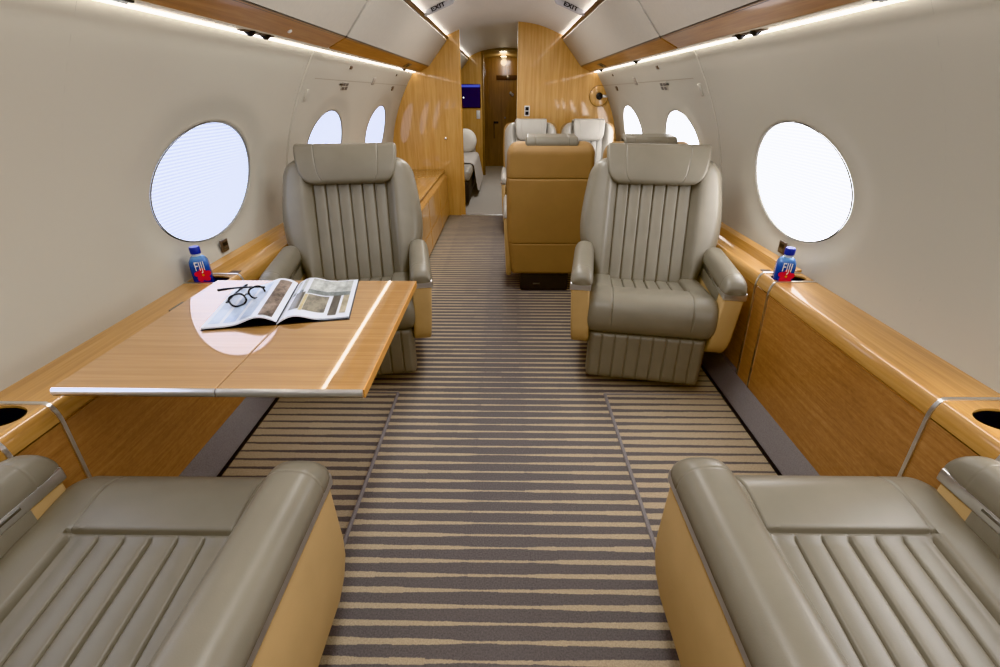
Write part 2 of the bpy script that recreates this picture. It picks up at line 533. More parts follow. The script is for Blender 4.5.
bm = BM(); lathe(bm, [(.03, 0), (.03, .015), (.018, .022)], 20); bm.transform(Matrix.Translation((0, -.02, 0)) @ Matrix.Rotation(R(90), 4, 'X')); obj('hook', bm, CHROME_D, hk)
# walls of the forward zone
bm = BM(); grid(bm, [YB+.045, YC], lins(0, 1.47, 16), lambda y, z: (-wx(z), y, z)); struct(obj('wall_left', bm, WALLM))
bm = BM(); grid(bm, [YB+.045, YC], lins(0, 1.47, 16), lambda y, z: (wx(z), y, z)); struct(obj('wall_right', bm, WALLM))
DL = emit('downlight_lens', (1.0, .90, .66), 22)
for yy, lb in ((8.56, 'round recessed downlight in passage ceiling, the nearer of the two'), (9.30, 'round recessed downlight in passage ceiling, the one closest to the dark door')):
    d = thing('downlight', lb, 'ceiling light', (-.03, yy, 1.8675-.026*(yy-8.4)), 0, 'passage downlights')
    bm = BM(); lathe(bm, [(.062, .004), (.062, -.006), (.05, -.008), (.05, .004)], 28); obj('ring', bm, CHROME, d)
    bm = BM(); lathe(bm, [(.048, -.006), (.048, -.0085)], 28); obj('lens', bm, DL, d)
lt = bpy.data.lights.new('passage_lamp', 'POINT'); lt.energy = 2; lt.color = (1, .82, .55); lt.shadow_soft_size = .05
lo = link(bpy.data.objects.new('passage_lamp', lt)); lo.location = (-.03, 9.1, 1.78)

# ------------------------------------------------------------------ overhead bins
D0, D1 = (.776, 1.506), (.574, 1.737)        # door panel foot and head
dv = Vector((D1[0]-D0[0], D1[1]-D0[1])).normalized(); nv = Vector((-dv.y, -dv.x))  # inward-down normal
nv = Vector((-dv[1], dv[0]))
if nv.y > 0: nv = -nv
def bin_(s, ya, yb, label):
    b = thing('overhead_bin', label, 'overhead bin', (s*.75, (ya+yb)/2, 1.5), 0, 'overhead stowage bins')
    ox, oy, oz = b.location
    def pr(pts, y0, y1, name, mat, bev=0):
        bm = BM(); prism(bm, [(s*x-ox, z-oz) for x, z in pts], 'y', y0-oy, y1-oy, bev); return obj(name, bm, mat, b, smooth=bool(bev), angle=30)
    g = .004
    # carcass behind
    pr([(.790, 1.512), (.600, 1.734), (.64, 1.735), (.93, 1.50), (.93, 1.47), (.88, 1.47)], ya, yb, 'carcass', DARK)
    th = -.012
    q = [(D0[0]+dv.x*.008, D0[1]+dv.y*.008), (D1[0]-dv.x*.006, D1[1]-dv.y*.006)]
    q += [(q[1][0]-nv.x*.02, q[1][1]-nv.y*.02), (q[0][0]-nv.x*.02, q[0][1]-nv.y*.02)]
    pr(q, ya+g, yb-g, 'door', BIN, .003)
    pr([(.776, 1.506), (.872, 1.4615), (.88, 1.475), (.79, 1.52)], ya+.0015, yb-.0015, 'valance', W_VAL, .002)
    pr([(.574, 1.739), (.5605, 1.7625), (.5645, 1.7630), (.585, 1.742)], ya+.001, yb-.001, 'top_rail', W_RAIL, .002)
    bm = BM()
    bm2 = [(D0[0]+.004, D0[1]-.003), (D0[0]-.002, D0[1]+.005), (D0[0]+.012, D0[1]+.012)]
    prism(bm, [(s*x-ox, z-oz) for x, z in bm2], 'y', ya-oy, yb-oy); obj('edge_bead', bm, plain('bead_grey', (110, 100, 92), .4), b)
    return b
bin_(-1, -1.0, 2.655, 'near cream overhead bin on the left above the folding table')
bin_(-1, 2.675, YB-.002, 'far cream overhead bin on the left ending at the wood bulkhead')
bin_(1, -1.0, 2.675, 'near cream overhead bin on the right above the foreground seat')
bin_(1, 2.695, YB-.002, 'far cream overhead bin on the right ending at the wood bulkhead')
bin_(-1, YB+.05, YC-.002, 'small overhead bin glimpsed on the left beyond the first bulkhead')

LED = emit('light_strip_lens', (1.0, .98, .95), 5.5)
COVE = emit('cove_light_lens', (1.0, .98, .95), 9)
for s, w in ((-1, 'left'), (1, 'right')):
    bm = BM(); box(bm, min(s*.917, s*.934), max(s*.917, s*.934), -1.2, YB-.01, 1.453, 1.4595)
    o = obj('light_strip', bm, LED, smooth=False); tag(o, 'long thin white light strip under the bins along the %s wall' % w, 'light strip', 'wall wash light strips')
    bm = BM(); prism(bm, [(s*.566, 1.7600), (s*.582, 1.7600), (s*.582, 1.754), (s*.566, 1.754)], 'y', -1.2, YB-.01)
    o = obj('cove_light', bm, COVE, smooth=False); tag(o, 'hidden cove light behind the top rail of the %s overhead bins' % w, 'light strip', 'cove lights')
    bm = BM(); prism(bm, [(s*.566, 1.7600), (s*.582, 1.7600), (s*.582, 1.754), (s*.566, 1.754)], 'y', YB+.06, YC-.01)
    if s < 0: o = obj('cove_light', bm, COVE, smooth=False); tag(o, 'unseen cove light added above the small bin beyond the first bulkhead on the left', 'light strip', 'cove lights')  # unseen strip added to brighten the forward ceiling
    else: bm.free()
    # service rail
    r = thing('service_rail', 'cream service panel with air nozzles under the %s overhead bins' % w, 'service panel', (s*.905, 2, 1.462), 0, 'service rails')
    def sb(x0, x1, y0, y1, z0, z1, name, mat, bev=0):
        bm = BM(); a, c = sorted((s*x0-s*.905, s*x1-s*.905)); box(bm, a, c, y0-2, y1-2, z0-1.462, z1-1.462, bev); return obj(name, bm, mat, r, smooth=bool(bev))
    sb(.870, .938, -1.2, YB-.01, 1.460, 1.468, 'panel', CREAM)
    for yy in ((1.94, 2.06, 3.62, 4.9) if s > 0 else (1.93, 2.05, 4.72)):
        bm = BM(); lathe(bm, [(.019, .0), (.020, -.005), (.014, -.010), (.008, -.015), (.003, -.016)], 20)
        bm.transform(Matrix.Translation((s*.898-s*.905, yy-2, -.002))); obj('air_nozzle', bm, BLACK, r)
        bm = BM(); box(bm, -.020+s*.003, .020+s*.003, yy-2-.055, yy-2+.055, -.006, -.001, .003)
        obj('nozzle_plate', bm, BROWN, r)
    sb(.876, .906, 1.02, 1.33, 1.455, 1.462, 'mask_panel', BLACK, .003)
    sb(.908, .911, 1.0, 1.35, 1.455, 1.461, 'mask_panel_edge', CHROME)
    # reading-light plates set in the wood valance
    rl = thing('reading_light_plate', 'small dark bronze plate let into the wood valance on the %s' % w, 'reading light', (s*.835, 4.55, 1.479))
    bm = BM(); box(bm, -.028, .028, -.09, .09, -.004, .002, .002)
    o = obj('plate', bm, BROWN, rl); o.rotation_euler = (0, s*R(25), 0)
    bm = BM(); lathe(bm, [(.018, .001), (.018, -.008), (.01, -.009)], 16)
    o = obj('lens', bm, BLACK, rl); o.rotation_euler = (0, s*R(25), 0)

bm = BM(); lathe(bm, [(.009, 0), (.009, -.005), (.004, -.007)], 16)
o = obj('indicator_button', bm, WHITE); o.location = (-.832, 2.12, 1.4805); o.rotation_euler = (0, R(-25), 0)
tag(o, 'tiny white round button on the left wood valance', 'button')

# EXIT signs on the ceiling coves
for s, w in ((-1, 'left'), (1, 'right')):
    x0 = s*.470; z0 = cz(.470)
    sl = math.atan2(cz(.53)-cz(.40), .13)          # ceiling slope going outwards
    e = thing('exit_sign', 'slim grey EXIT sign on the ceiling cove, %s of the aisle' % w, 'exit sign', (x0, 3.92, z0-.004), 0, 'exit signs')
    bm = BM(); pts = [(-.125, -.012), (-.105, -.030), (.105, -.030), (.125, -.012), (.118, .012), (-.118, .012)]
    prism(bm, pts, 'y', -.012, .012, .002)
    M = Matrix.Rotation(-s*sl, 4, 'Y')
    bm.transform(M); obj('housing', bm, plain('sign_grey', (178, 174, 176), .4), e)
    bm = BM(); prism(bm, [(-.121, .004), (-.124, .010), (.124, .010), (.121, .004)], 'y', -.0135, .0135); bm.transform(M); obj('edge_strip', bm, DARK, e)
    bm = BM(); text_mesh(bm, 'EXIT', .036, Matrix.Translation((0, -.0128, -.011)) @ Matrix.Rotation(R(90), 4, 'X') @ Matrix.Scale(1.45, 4, (1, 0, 0)))
    bm.transform(M); obj('lettering', bm, BLACK, e, smooth=False)

# ------------------------------------------------------------------ consoles along both walls
def edge_prof(s, xt=1.085, zt=.61, x_face=1.06, z_face=.55, base=(1.083, .118)):
    """section of a console from the wall to its foot: top, rounded nose, face"""
    pts = []
    for a in lins(0, 90, 9):
        pts.append((x_face+.020-.020*math.sin(R(a)), zt-.05+.05*math.cos(R(a))))
    return pts
NOSE = edge_prof(1)
def console(s, ya, yb, label, top=True):
    c = thing('side_console', label, 'side console', (s*1.15, (ya+yb)/2, 0), 0, 'wall consoles')
    ox, oy = s*1.15, (ya+yb)/2
    bm = BM()
    P = [(1.236, .61)]+NOSE+[(1.075, .54), (1.10, .57), (1.236, .59)]
    prism(bm, [(s*x-ox, z) for x, z in P], 'y', ya-oy, yb-oy); obj('ledge', bm, W_TOP, c, angle=25)
    bm = BM(); P = [(1.0605, .552), (1.0625, .545), (1.088, .112), (1.16, .112), (1.16, .545)]
    prism(bm, [(s*x-ox, z) for x, z in P], 'y', ya-oy, yb-oy); obj('front_panel', bm, W_FACE, c, smooth=False)
    return c

def band(s, y, w, parent, off, mat=CHROME):
    """metal strip wrapping top, nose and face at y"""
    sec = [(1.236, .6105)]+NOSE+[(1.0605, .548), (1.088, .118)]
    bm = BM()
    def f(p, q):
        (x, z), (dx, dz) = p
        return (s*(x+dx*q[1])-off[0], q[0]-off[1], z+dz*q[1])
    us = []
    for i, p in enumerate(sec):
        a = Vector(sec[max(0, i-1)]); b = Vector(sec[min(len(sec)-1, i+1)]); t = (b-a).normalized()
        us.append((p, (t.y, -t.x)))
    for i, u in enumerate(us):
        d = u[1]
        if d[0] > 0.01 or (abs(d[0]) < .02 and d[1] < 0): d = (-d[0], -d[1])
        us[i] = (u[0], d)
    grid(bm, us, [(y-w/2, -.004), (y-w/2, .003), (y+w/2, .003), (y+w/2, -.004)], f)
    return obj('metal_strip', bm, mat, parent, angle=35)

def cup_unit(s, ya, yb, yc, label, strips, ry=.036):
    c = thing('cup_holder_unit', label, 'cup holder', (s*1.15, yc, 0), 0, 'cup holder units')
    ox = s*1.15
    bm = BM()
    P = NOSE+[(1.12, .57), (1.12, .61)]
    # nose and top around an oval opening
    bm2 = bm
    cx, rx = 1.150, .066
    x0, x1 = NOSE[0][0], 1.236
    angs = lins(0, 2*math.pi, 61)[:-1]
    for qx, qy in ((x0, ya), (x0, yb), (x1, ya), (x1, yb)):
        angs.append(math.atan2((qy-yc)/ry, (qx-cx)/rx) % (2*math.pi))
    angs = uniq(angs, 1e-3); n = len(angs); rings = []
    for a in angs:
        dx, dy = rx*math.cos(a), ry*math.sin(a); m = 1e9
        if dx > 1e-9: m = min(m, (x1-cx)/dx)
        if dx < -1e-9: m = min(m, (x0-cx)/dx)
        if dy > 1e-9: m = min(m, (yb-yc)/dy)
        if dy < -1e-9: m = min(m, (ya-yc)/dy)
        rings.append([bm.verts.new((s*(cx+dx*q)-ox, dy*q, z)) for q, z in ((1, .60), (1.0, .607), (1.02, .61), (max(1.02, m), .61))])
    for i in range(n):
        for j in range(3): bm.faces.new((rings[i][j], rings[(i+1) % n][j], rings[(i+1) % n][j+1], rings[i][j+1]))
    grid(bm, NOSE, [ya-yc, yb-yc], lambda p, y: (s*p[0]-ox, y, p[1]))
    obj('top', bm, W_TOP, c, angle=30)
    bm = BM()
    aa = lins(0, 2*math.pi, 49)[:-1]
    rg = [[bm.verts.new((s*(cx+rx*q*math.cos(a))-ox, ry*q*math.sin(a), z)) for a in aa] for q, z in ((1.0, .604), (.97, .595), (.95, .545), (.5, .543))]
    for A, B in zip(rg, rg[1:]):
        for i in range(48): bm.faces.new((A[i], A[(i+1) % 48], B[(i+1) % 48], B[i]))
    bm.faces.new(rg[-1])
    obj('cup_well', bm, BLACK, c)
    bm = BM(); P = [(1.0605, .556), (1.0625, .545), (1.088, .112), (1.16, .112), (1.16, .54)]
    prism(bm, [(s*x-ox, z) for x, z in P], 'y', ya-yc, yb-yc); obj('front_panel', bm, W_FACE, c, smooth=False)
    for y in strips: band(s, y, .010, c, (ox, yc))
    return c

def low_console(s, ya, yb, label):
    """forward stretch: lower ledge with a raised rail against the wall"""
    c = thing('side_console', label, 'side console', (s*1.15, (ya+yb)/2, 0), 0, 'wall consoles')
    ox, oy = s*1.15, (ya+yb)/2
    bm = BM()
    P = [(1.236, .580)]+[(x+.035, z-.03) for x, z in NOSE]+[(1.11, .51), (1.13, .54), (1.236, .56)]
    prism(bm, [(s*x-ox, z) for x, z in P], 'y', ya-oy, yb-oy); obj('ledge', bm, W_TOP, c, angle=25)
    bm = BM(); P = [(1.185, .578), (1.200, .615), (1.238, .625), (1.238, .578)]
    prism(bm, [(s*x-ox, z) for x, z in P], 'y', ya-oy, yb-oy, .002); obj('wall_rail', bm, W_TOP, c)
    bm = BM(); P = [(1.0955, .526), (1.0975, .515), (1.110, .112), (1.18, .112), (1.18, .515)]
    prism(bm, [(s*x-ox, z) for x, z in P], 'y', ya-oy, yb-oy); obj('front_panel', bm, W_FACE, c, smooth=False)
    bm = BM(); box(bm, s*1.15-ox-.02, s*1.15-ox+.02, ya-oy+.06, ya-oy+.12, .579, .583, .002); obj('catch_plate', bm, BROWN, c)
    return c

for s, w in ((-1, 'left'), (1, 'right')):
    yn = .915 if s > 0 else .872
    console(s, -1.45, .74, 'wood wall console beside the %s foreground seat' % w)
    cup_unit(s, .742, yn-.001, .835 if s > 0 else .82, 'empty cup holder unit in the %s ledge at the edge of the picture' % w, (yn, .742), ry=.044)
    console(s, yn+.001, 1.689+(0 if s > 0 else -.040), 'long glossy wood wall console on the %s between two cup holders' % w)
    dy = 0 if s > 0 else -.040
    cup_unit(s, 1.691+dy, 1.79+dy, 1.737+dy, 'cup holder unit in the %s ledge holding a water bottle' % w, (1.69+dy, 1.792+dy))
    low_console(s, 1.794+dy, 3.24 if s < 0 else 2.9, 'lower wood ledge beside the facing seat on the %s' % w)

bm = BM(); box(bm, 1.19, 1.225, 2.91, YB-.01, .0, .55, .004); o = obj('wall_ledge', bm, W_TOP); tag(o, 'narrow wood ledge on the right wall behind the facing club seat', 'ledge')
# ------------------------------------------------------------------ credenza (left, before the bulkhead)
c = thing('credenza', 'golden wood credenza on the left in front of the bulkhead', 'cabinet', (-.95, 4.3, 0))
x0, x1, y0, y1 = -.26, .28, -1.05, 1.08
bm = BM(); prism(bm, [(x0, .03), (x0, .49), (x1-.05, .49), (x1-.005, .475), (x1+.02, .45), (x1+.035, .03)], 'y', y0, y1); obj('carcass', bm, W_CRED, c, smooth=False)
bm = BM(); box(bm, x0, x1+.005, y0-.01, y1, .492, .512, .006, 3); obj('top', bm, W_TOP, c)
for i in range(3):
    a = y0+.02+i*.7
    bm = BM(); prism(bm, [(x1+.021, .448), (x1+.029, .447), (x1+.035, .205), (x1+.028, .205)], 'y', a, a+.68); d = obj('drawer', bm, W_CRED, c, smooth=False)
    bm = BM(); prism(bm, [(x1+.030, .195), (x1+.037, .195), (x1+.043, .04), (x1+.034, .04)], 'y', a, a+.68); d = obj('drawer', bm, W_CRED, c, smooth=False)
bm = BM(); box(bm, x0, x1+.02, y0, y1, 0, .03); obj('plinth', bm, BLACK, c)

# ------------------------------------------------------------------ seats
def seat_cushion(hw=.283, ins=.168, npl=6, name='seat_cushion', par=None, mat=LEA):
    path = crv([(0, -.262, .288), (.06, -.292, .300), (.15, -.315, .345), (.25, -.312, .405), (.33, -.290, .447), (.41, -.245, .470), (.50, -.195, .470), (.59, -.130, .460),
                (.70, -.06, .450), (.85, .07, .433), (1.0, .215, .410)])
    vsn = .598
    vs = groove_list(0, 1, 46, [vsn])
    gs = [-ins+2*ins*i/npl for i in range(npl+1)]
    R0 = .045
    us = groove_list(-hw, hw, 60, gs, [sg*(hw-R0*(1-math.cos(R(a)))) for sg in (-1, 1) for a in range(0, 91, 15)])
    def nrm(v):
        a = Vector(path(max(0, v-.01))); b = Vector(path(min(1, v+.01))); t = (b-a).normalized(); return Vector((-t.y, t.x))
    def f(x, v):
        y, z = path(v); n = nrm(v)
        ax = abs(x)
        d = -R0*(1-rnd(hw-ax, R0))*.9
        inside = sst(vsn-.012, vsn+.02, v)*(1-sst(ins-.012, ins+.014, ax))
        d += -.020*inside
        # side bands stay up as rolls
        d += .010*sst(vsn-.05, vsn+.05, v)*math.exp(-((ax-(ins+hw)/2)/.035)**2)
        # pleats
        if v > vsn and ax < ins+.012:
            g = 0
            for i, gx in enumerate(gs):
                w = .0024 if i != npl//2 else .0034
                g = max(g, math.exp(-((x-gx)/w)**2)*(1.0 if i != npl//2 else 1.25))
            d -= .0085*g*sst(vsn, vsn+.03, v)
            tph = ((x+ins)/(2*ins/npl)) % 1
            d += .004*math.sin(math.pi*tph)**.6*inside if ax < ins else 0
        # cross seam under the front roll
        if ax < ins+.01:
            d -= .008*math.exp(-((v-vsn)/.006)**2)
        # mitre seams from the insert corners to the front edge
        if v < vsn:
            xm = ins+.004
            d -= .005*math.exp(-((ax-xm)/.0026)**2)*sst(.1, .2, v)
        return Vector((x, y+n.x*d, z+n.y*d))
    bm = BM(); g = grid(bm, us, vs, f)
    core = [Vector((0, -.20, .30)), Vector((0, .2, .30))]
    for i, x in ((0, us[0]), (len(us)-1, us[-1])):
        a = bm.verts.new((x, -.1, .29)); col = g[i]
        for j in range(len(col)-1): bm.faces.new((col[j], col[j+1], a))
        b = bm.verts.new((x, .2, .29)); bm.faces.new((col[-1], b, a))
    return obj(name, bm, mat, par, angle=50)

def leg_rest(hw=.262, par=None, mat=LEA, npl=7):
    gs = [-.20+.4*i/npl for i in range(npl+1)]
    us = groove_list(-hw, hw, 40, gs, [sg*(hw-.03*(1-math.cos(R(a)))) for sg in (-1, 1) for a in range(0, 91, 15)])
    vs = uniq(lins(0, 1, 16)+[.005, .015, .03, .05, .08, .92, .95, .97, .985])
    H = .243
    def base(x, v):
        zc = .045+H*v
        lim = hw - (.035-.035*rnd(v*H, .035))
        xx = max(-lim, min(lim, x))
        return xx, -.235-.012*(1-v), zc
    def front(x, v):
        xx, y, z = base(x, v)
        d = .055*rnd(hw-abs(x), .03)*rnd(v*H, .035)*(.6+.4*rnd((1-v)*H, .02))
        for gx in gs: d -= .006*math.exp(-((x-gx)/.0034)**2)*sst(0, .06, v)
        return Vector((xx, y-d, z))
    def back(x, v):
        xx, y, z = base(x, v); return Vector((xx, y, z))
    bm = BM(); pad(bm, us, vs, front, back); return obj('leg_rest', bm, mat, par, angle=50)

def back_parts(par, rec=20, L=.585, hwk=None, ins=.180, npl=6, hr=(.247, .226, .165), mat=LEA, shell_to=.20, shell_mat=SUEDE, z0=.42, y0=.175, shell_hw=None, T0=.055, T1=.10, hr_back=.12):
    sr, cr = math.sin(R(rec)), math.cos(R(rec))
    B = Vector((y0, z0)); d = Vector((sr, cr)); n = Vector((-cr, sr))
    hwf = crv(hwk)
    r = .10
    def hw(s):
        h = hwf(s); t = L-s
        if t < r: h -= r*.9-.9*math.sqrt(max(0, r*r-(r-t)**2))
        return h
    gs = [-ins+2*ins*i/npl for i in range(npl+1)]
    HM = max(k[1] for k in hwk)
    us = uniq(lins(-1, 1, 60)+[(g+dd)/HM for g in gs for dd in (-.008, -.005, -.003, -.0015, 0, .0015, .003, .005, .008)]+[sg*(1-.16*(1-math.cos(R(a)))) for sg in (-1, 1) for a in range(0, 91, 12)], 6e-4)
    ss = uniq(lins(-.07, L, 37)+[L-.1*(1-math.cos(R(a))) for a in range(0, 91, 9)], 4e-4)
    def front(u, s):
        h = hw(s); x = u*h; ax = abs(x)
        # keep pleats at constant x: blend u -> x by the widest half width
        xp = u*HM if abs(u*HM) < ins+.012 else None
        if xp is not None and ins+.012 < h: 
            x = xp
        elif xp is None and ins+.012 < h:
            k = (abs(u)*HM-(ins+.012))/(HM-ins-.012); x = math.copysign((ins+.012)+k*(h-ins-.012), u)
        ax = abs(x)
        side = rnd(h-ax, .055); top = rnd(L-s, .06); bot = .4+.6*rnd(s+.07, .04)
        wing = sst(ins-.006, ins+.045, ax)
        T = T0+(T1-T0)*wing*(1-.25*sst(ins+.05, h, ax))
        for gx in gs:
            T -= .0075*math.exp(-((x-gx)/.0032)**2)
        if ax < ins:
            T += .004*math.sin(math.pi*(((x+ins)/(2*ins/npl)) % 1))**.6
        o = T*side*top*bot
        p = B+d*s+n*o
        return Vector((x, p.x, p.y))
    def back(u, s):
        f = front(u, s); p = B+d*s; return Vector((f.x, p.x, p.y))
    bm = BM(); pad(bm, us, ss, front, back); obj('backrest', bm, mat, par, angle=55)
    # shell on the rear
    s_lo = (shell_to-z0)/cr
    sh = shell_hw or hw
    us2 = uniq(lins(-1, 1, 28)+[sg*(1-.12*(1-math.cos(R(a)))) for sg in (-1, 1) for a in range(0, 91, 15)])
    ss2 = uniq(lins(s_lo, L, 40)+[L-.1*(1-math.cos(R(a))) for a in range(0, 91, 9)]+[s_lo+.03*(1-math.cos(R(a))) for a in range(0, 91, 15)])
    seams = [z0_ for z0_ in ((.80-z0)/cr, (.37-z0)/cr)]
    ss2 = uniq(ss2+[q+e for q in seams for e in (-.006, -.003, -.0015, 0, .0015, .003, .006)], 4e-4)
    def sfront(u, s):
        p = B+d*s+n*.001; return Vector((u*sh(max(s, 0) if shell_hw is None else s), p.x, p.y))
    def sback(u, s):
        h = sh(max(s, 0) if shell_hw is None else s); x = u*h
        o = -.07*rnd(h-abs(x), .035)*rnd(L-s, .06)*rnd(s-s_lo+.004, .03)
        for q in seams: o += .009*math.exp(-((s-q)/.0025)**2)
        p = B+d*s+n*o; return Vector((x, p.x, p.y))
    bm = BM(); pad(bm, us2, ss2, sfront, sback); obj('back_shell', bm, shell_mat, par, angle=50)
    # headrest: flap hanging over the top of the back
    ht, hb, hl = hr
    pth = [(0, 0), (1, 0)]
    s1 = L+(-.002 if hr[0] < .2 else .022)
    f_h = T1*.80
    bd = .03 if hr[0] < .2 else .05
    tot = hl+.018+hr_back+.018+bd
    vs = uniq(lins(0, 1, 44)+[e/tot for e in (.003, .008, .015, .025, .035, .05)]+[(hl+e)/tot for e in (-.006, 0, .004, .008, .012, .018, .024)]+[(tot-e)/tot for e in (.004, .01, .02)])
    def hp(v):
        q = v*tot
        if q < hl: return s1-hl+q, f_h+.012*math.sin(math.pi*q/hl), n, hl-q, q
        q2 = q-hl
        a = min(1, q2/.018)*math.pi/2
        rr = .0115
        if q2 <= .018:
            return s1+rr*math.sin(a), f_h-rr*(1-math.cos(a)), n*math.cos(a)+d*math.sin(a), 0, q
        q3 = q2-.018
        if q3 <= hr_back: return s1+rr, f_h-rr-q3, d, 0, q
        q4 = q3-hr_back; a = min(1, q4/.018)*math.pi/2
        if q4 <= .018: return s1+rr*math.cos(a), f_h-rr-hr_back-rr*math.sin(a), d*math.cos(a)-n*math.sin(a), 0, q
        return s1-(q4-.018), f_h-2*rr-hr_back, -n, 0, q
    ug = [-.62, .62]
    ush = uniq(lins(-1, 1, 40)+[g+e for g in ug for e in (-.02, -.01, -.005, 0, .005, .01, .02)]+[sg*(1-.1*(1-math.cos(R(a)))) for sg in (-1, 1) for a in range(0, 91, 15)])
    def hh(v):
        q = v*tot
        rb = .062
        h = hb+(ht-hb)*sst(-.15, 1.0, min(1, q/hl))
        if q < rb: h -= rb-math.sqrt(max(0, rb*rb-(rb-q)**2))
        if q > hl+.018: h -= ht*(.28 if ht > .2 else -.04)*sst(0, .10, q-hl-.018)
        return h
    def hf(u, v, k):
        s, o, nn, _, q = hp(v)
        h = hh(v); x = u*h
        t = .020*rnd(h-abs(x), .014)*rnd(q, .02)*rnd(tot-q, .02)
        for g in ug: t -= .0025*math.exp(-((u-g)/.010)**2)
        # the top edge is pulled a little wider at its corners
        p = B+d*s+n*o+nn*(t*k)
        return Vector((x, p.x, p.y))
    bm = BM(); pad(bm, ush, vs, lambda u, v: hf(u, v, 1), lambda u, v: hf(u, v, -.25)); obj('headrest', bm, mat, par, angle=60)

def armrest(par, sg, mat=LEA, y_front=-.300, y_back=.18, x_in=.278, x_out=.360, pan=TAN, zo=-.012, bot=.20, slot=True, pw=.009, tuck=.018):
    pts = [(y_front, .53), (y_front, .31), (y_front+.010, .265), (y_front+.04, bot+.025), (y_front+.09, bot), (y_back-.02, bot), (y_back, bot+.03), (y_back, .53)]
    bm = BM(); a, b = sorted((sg*x_in, sg*x_out)); prism(bm, pts, 'x', a, b, .012, 3)
    for v in bm.verts:       # tuck the foot of the panel inwards
        k = (1-sst(bot, .5, v.co.z))
        v.co.x -= sg*tuck*k
    for v in bm.verts: v.co.z += zo*sst(.3, .5, v.co.z)
    arm = obj('armrest', bm, pan, par, angle=45)
    # grey inner lining behind the front edge
    bm = BM(); a, b = sorted((sg*(x_in-.004), sg*(x_in+.004))); prism(bm, [(y_front+.085, .525+zo), (y_front+.085, .3), (y_back-.01, .3), (y_back-.01, .525+zo)], 'x', a, b, .002); obj('inner_lining', bm, mat, arm)
    # metal band under the pad
    bm = BM(); a, b = sorted((sg*(x_in-.006), sg*(x_out+.005))); box(bm, a, b, y_front-.006, y_back-.02, .508+zo, .543+zo, .006, 3); bd = obj('metal_band', bm, CHROME, arm)
    if slot:
        bm = BM(); a, b = sorted((sg*(x_in-.0075), sg*(x_in-.004))); box(bm, a, b, y_front+.10, y_front+.20,     .526+zo, .533+zo, .001); obj('recline_control', bm, CHROME_D, arm)
    # padded top
    n = 28
    ys = uniq([y_front-.008+ (y_back+.012-y_front)*t for t in lins(0, 1, 30)]+[y_front-.008+.07*(1-math.cos(R(q))) for q in range(0, 91, 10)]+[y_front+.055+e for e in (-.004, -.002, 0, .002, .004)], 5e-4)
    bm = BM(); rings = []
    for y in ys:
        e = rnd(y-(y_front-.0085), .075); e2 = rnd(y_back+.001-y, .05)
        k = e*e2
        t = (y-y_front)/(y_back-y_front)
        wdt = ((x_out-x_in)/2+pw)*(.72+.28*rnd(y-(y_front-.0085), .05))*(.6+.4*e2); ht = .066*(.25+.75*e)*(.4+.6*e2)
        gr = 1-.022*math.exp(-((y-(y_front+.055))/.0022)**2)
        cx = sg*(x_in+x_out)/2 - sg*.004
        z0 = .540+zo
        ring = []
        for q in range(n):
            a = 2*math.pi*q/n
            ca, sa = math.cos(a), math.sin(a)
            px = math.copysign(abs(ca)**.75, ca)*wdt*gr
            pz = math.copysign(abs(sa)**.85, sa)
            pz = z0+(pz*ht*gr if pz > 0 else pz*.006)
            ring.append(bm.verts.new((cx+px, y, pz)))
        rings.append(ring)
    for A, Bq in zip(rings, rings[1:]):
        for q in range(n): bm.faces.new((A[q], A[(q+1) % n], Bq[(q+1) % n], Bq[q]))
    bm.faces.new(rings[0]); bm.faces.new(rings[-1])
    obj('arm_pad', bm, mat, arm, angle=55)
    return arm

def club_seat(label, win=0, **bk):
    t = thing('club_seat', label, 'seat', (0, 0, 0), 0, 'grey leather club seats')
    bm = BM(); box(bm, -.20, .20, -.14, .20, .0, .20, .01); obj('pedestal', bm, DARK, t)
    bm = BM(); box(bm, -.262, .262, -.225, .22, .17, .292, .01); obj('seat_pan', bm, DARK, t)
    seat_cushion(par=t); leg_rest(par=t)
    back_parts(t, hwk=[(0, .270), (.06, .295), (.15, .337), (.25, .349), (.36, .343), (.48, .327), (.585, .312)], **bk)
    for sg in (-1, 1):
        kw = dict(y_back=.27, y_front=-.232, zo=-.024, x_in=.250, x_out=.346, pw=.014, tuck=-.006) if win else {}
        if win == sg: kw.update(x_in=.255, x_out=.335, pw=.002, zo=-.014)
        armrest(t, sg, **kw)
    return t
c0 = club_seat('grey leather club seat facing the camera on the right of the aisle')
def place(o, x, y, rz, label): o.location = (x, y, 0); o.rotation_euler = (0, 0, rz); o['label'] = label; return o
SEATS = [c0]
place(c0, .712, 2.115, R(-10), 'grey leather club seat facing the camera on the right of the aisle')
s2 = place(dup(c0), -.722, 2.125, R(11), 'grey leather club seat facing the camera behind the folding table')
s3 = place(club_seat('', win=-1, rec=42, y0=.215, T0=.03, T1=.06), .737, .535, R(180), 'foreground grey leather seat at bottom right, back out of view')
s4 = place(club_seat('', win=1, rec=42, y0=.215, T0=.03, T1=.06), -.72, .515, R(180), 'foreground grey leather seat at bottom left, back out of view')
# tan outer shoulder of the window arms of the two near seats
for st, sg in ((s3, -1), (s4, 1)):
    bm = BM()
    ys = uniq([-.20+.40*t for t in lins(0, 1, 14)]+[-.20+.06*(1-math.cos(R(q))) for q in range(0, 91, 15)])
    rings = []
    for y in ys:
        e = .35+.65*rnd(y+.2005, .10)
        rings.append([bm.verts.new((sg*(.333+.018*e*math.cos(a)), y, .555+.042*e*math.sin(a))) for a in lins(0, 2*math.pi, 17)[:-1]])
    for A, Bq in zip(rings, rings[1:]):
        for q in range(16): bm.faces.new((A[q], A[(q+1) % 16], Bq[(q+1) % 16], Bq[q]))
    bm.faces.new(rings[0]); bm.faces.new(rings[-1])
    obj('arm_shoulder', bm, TAN, st, label='tan leather shoulder')

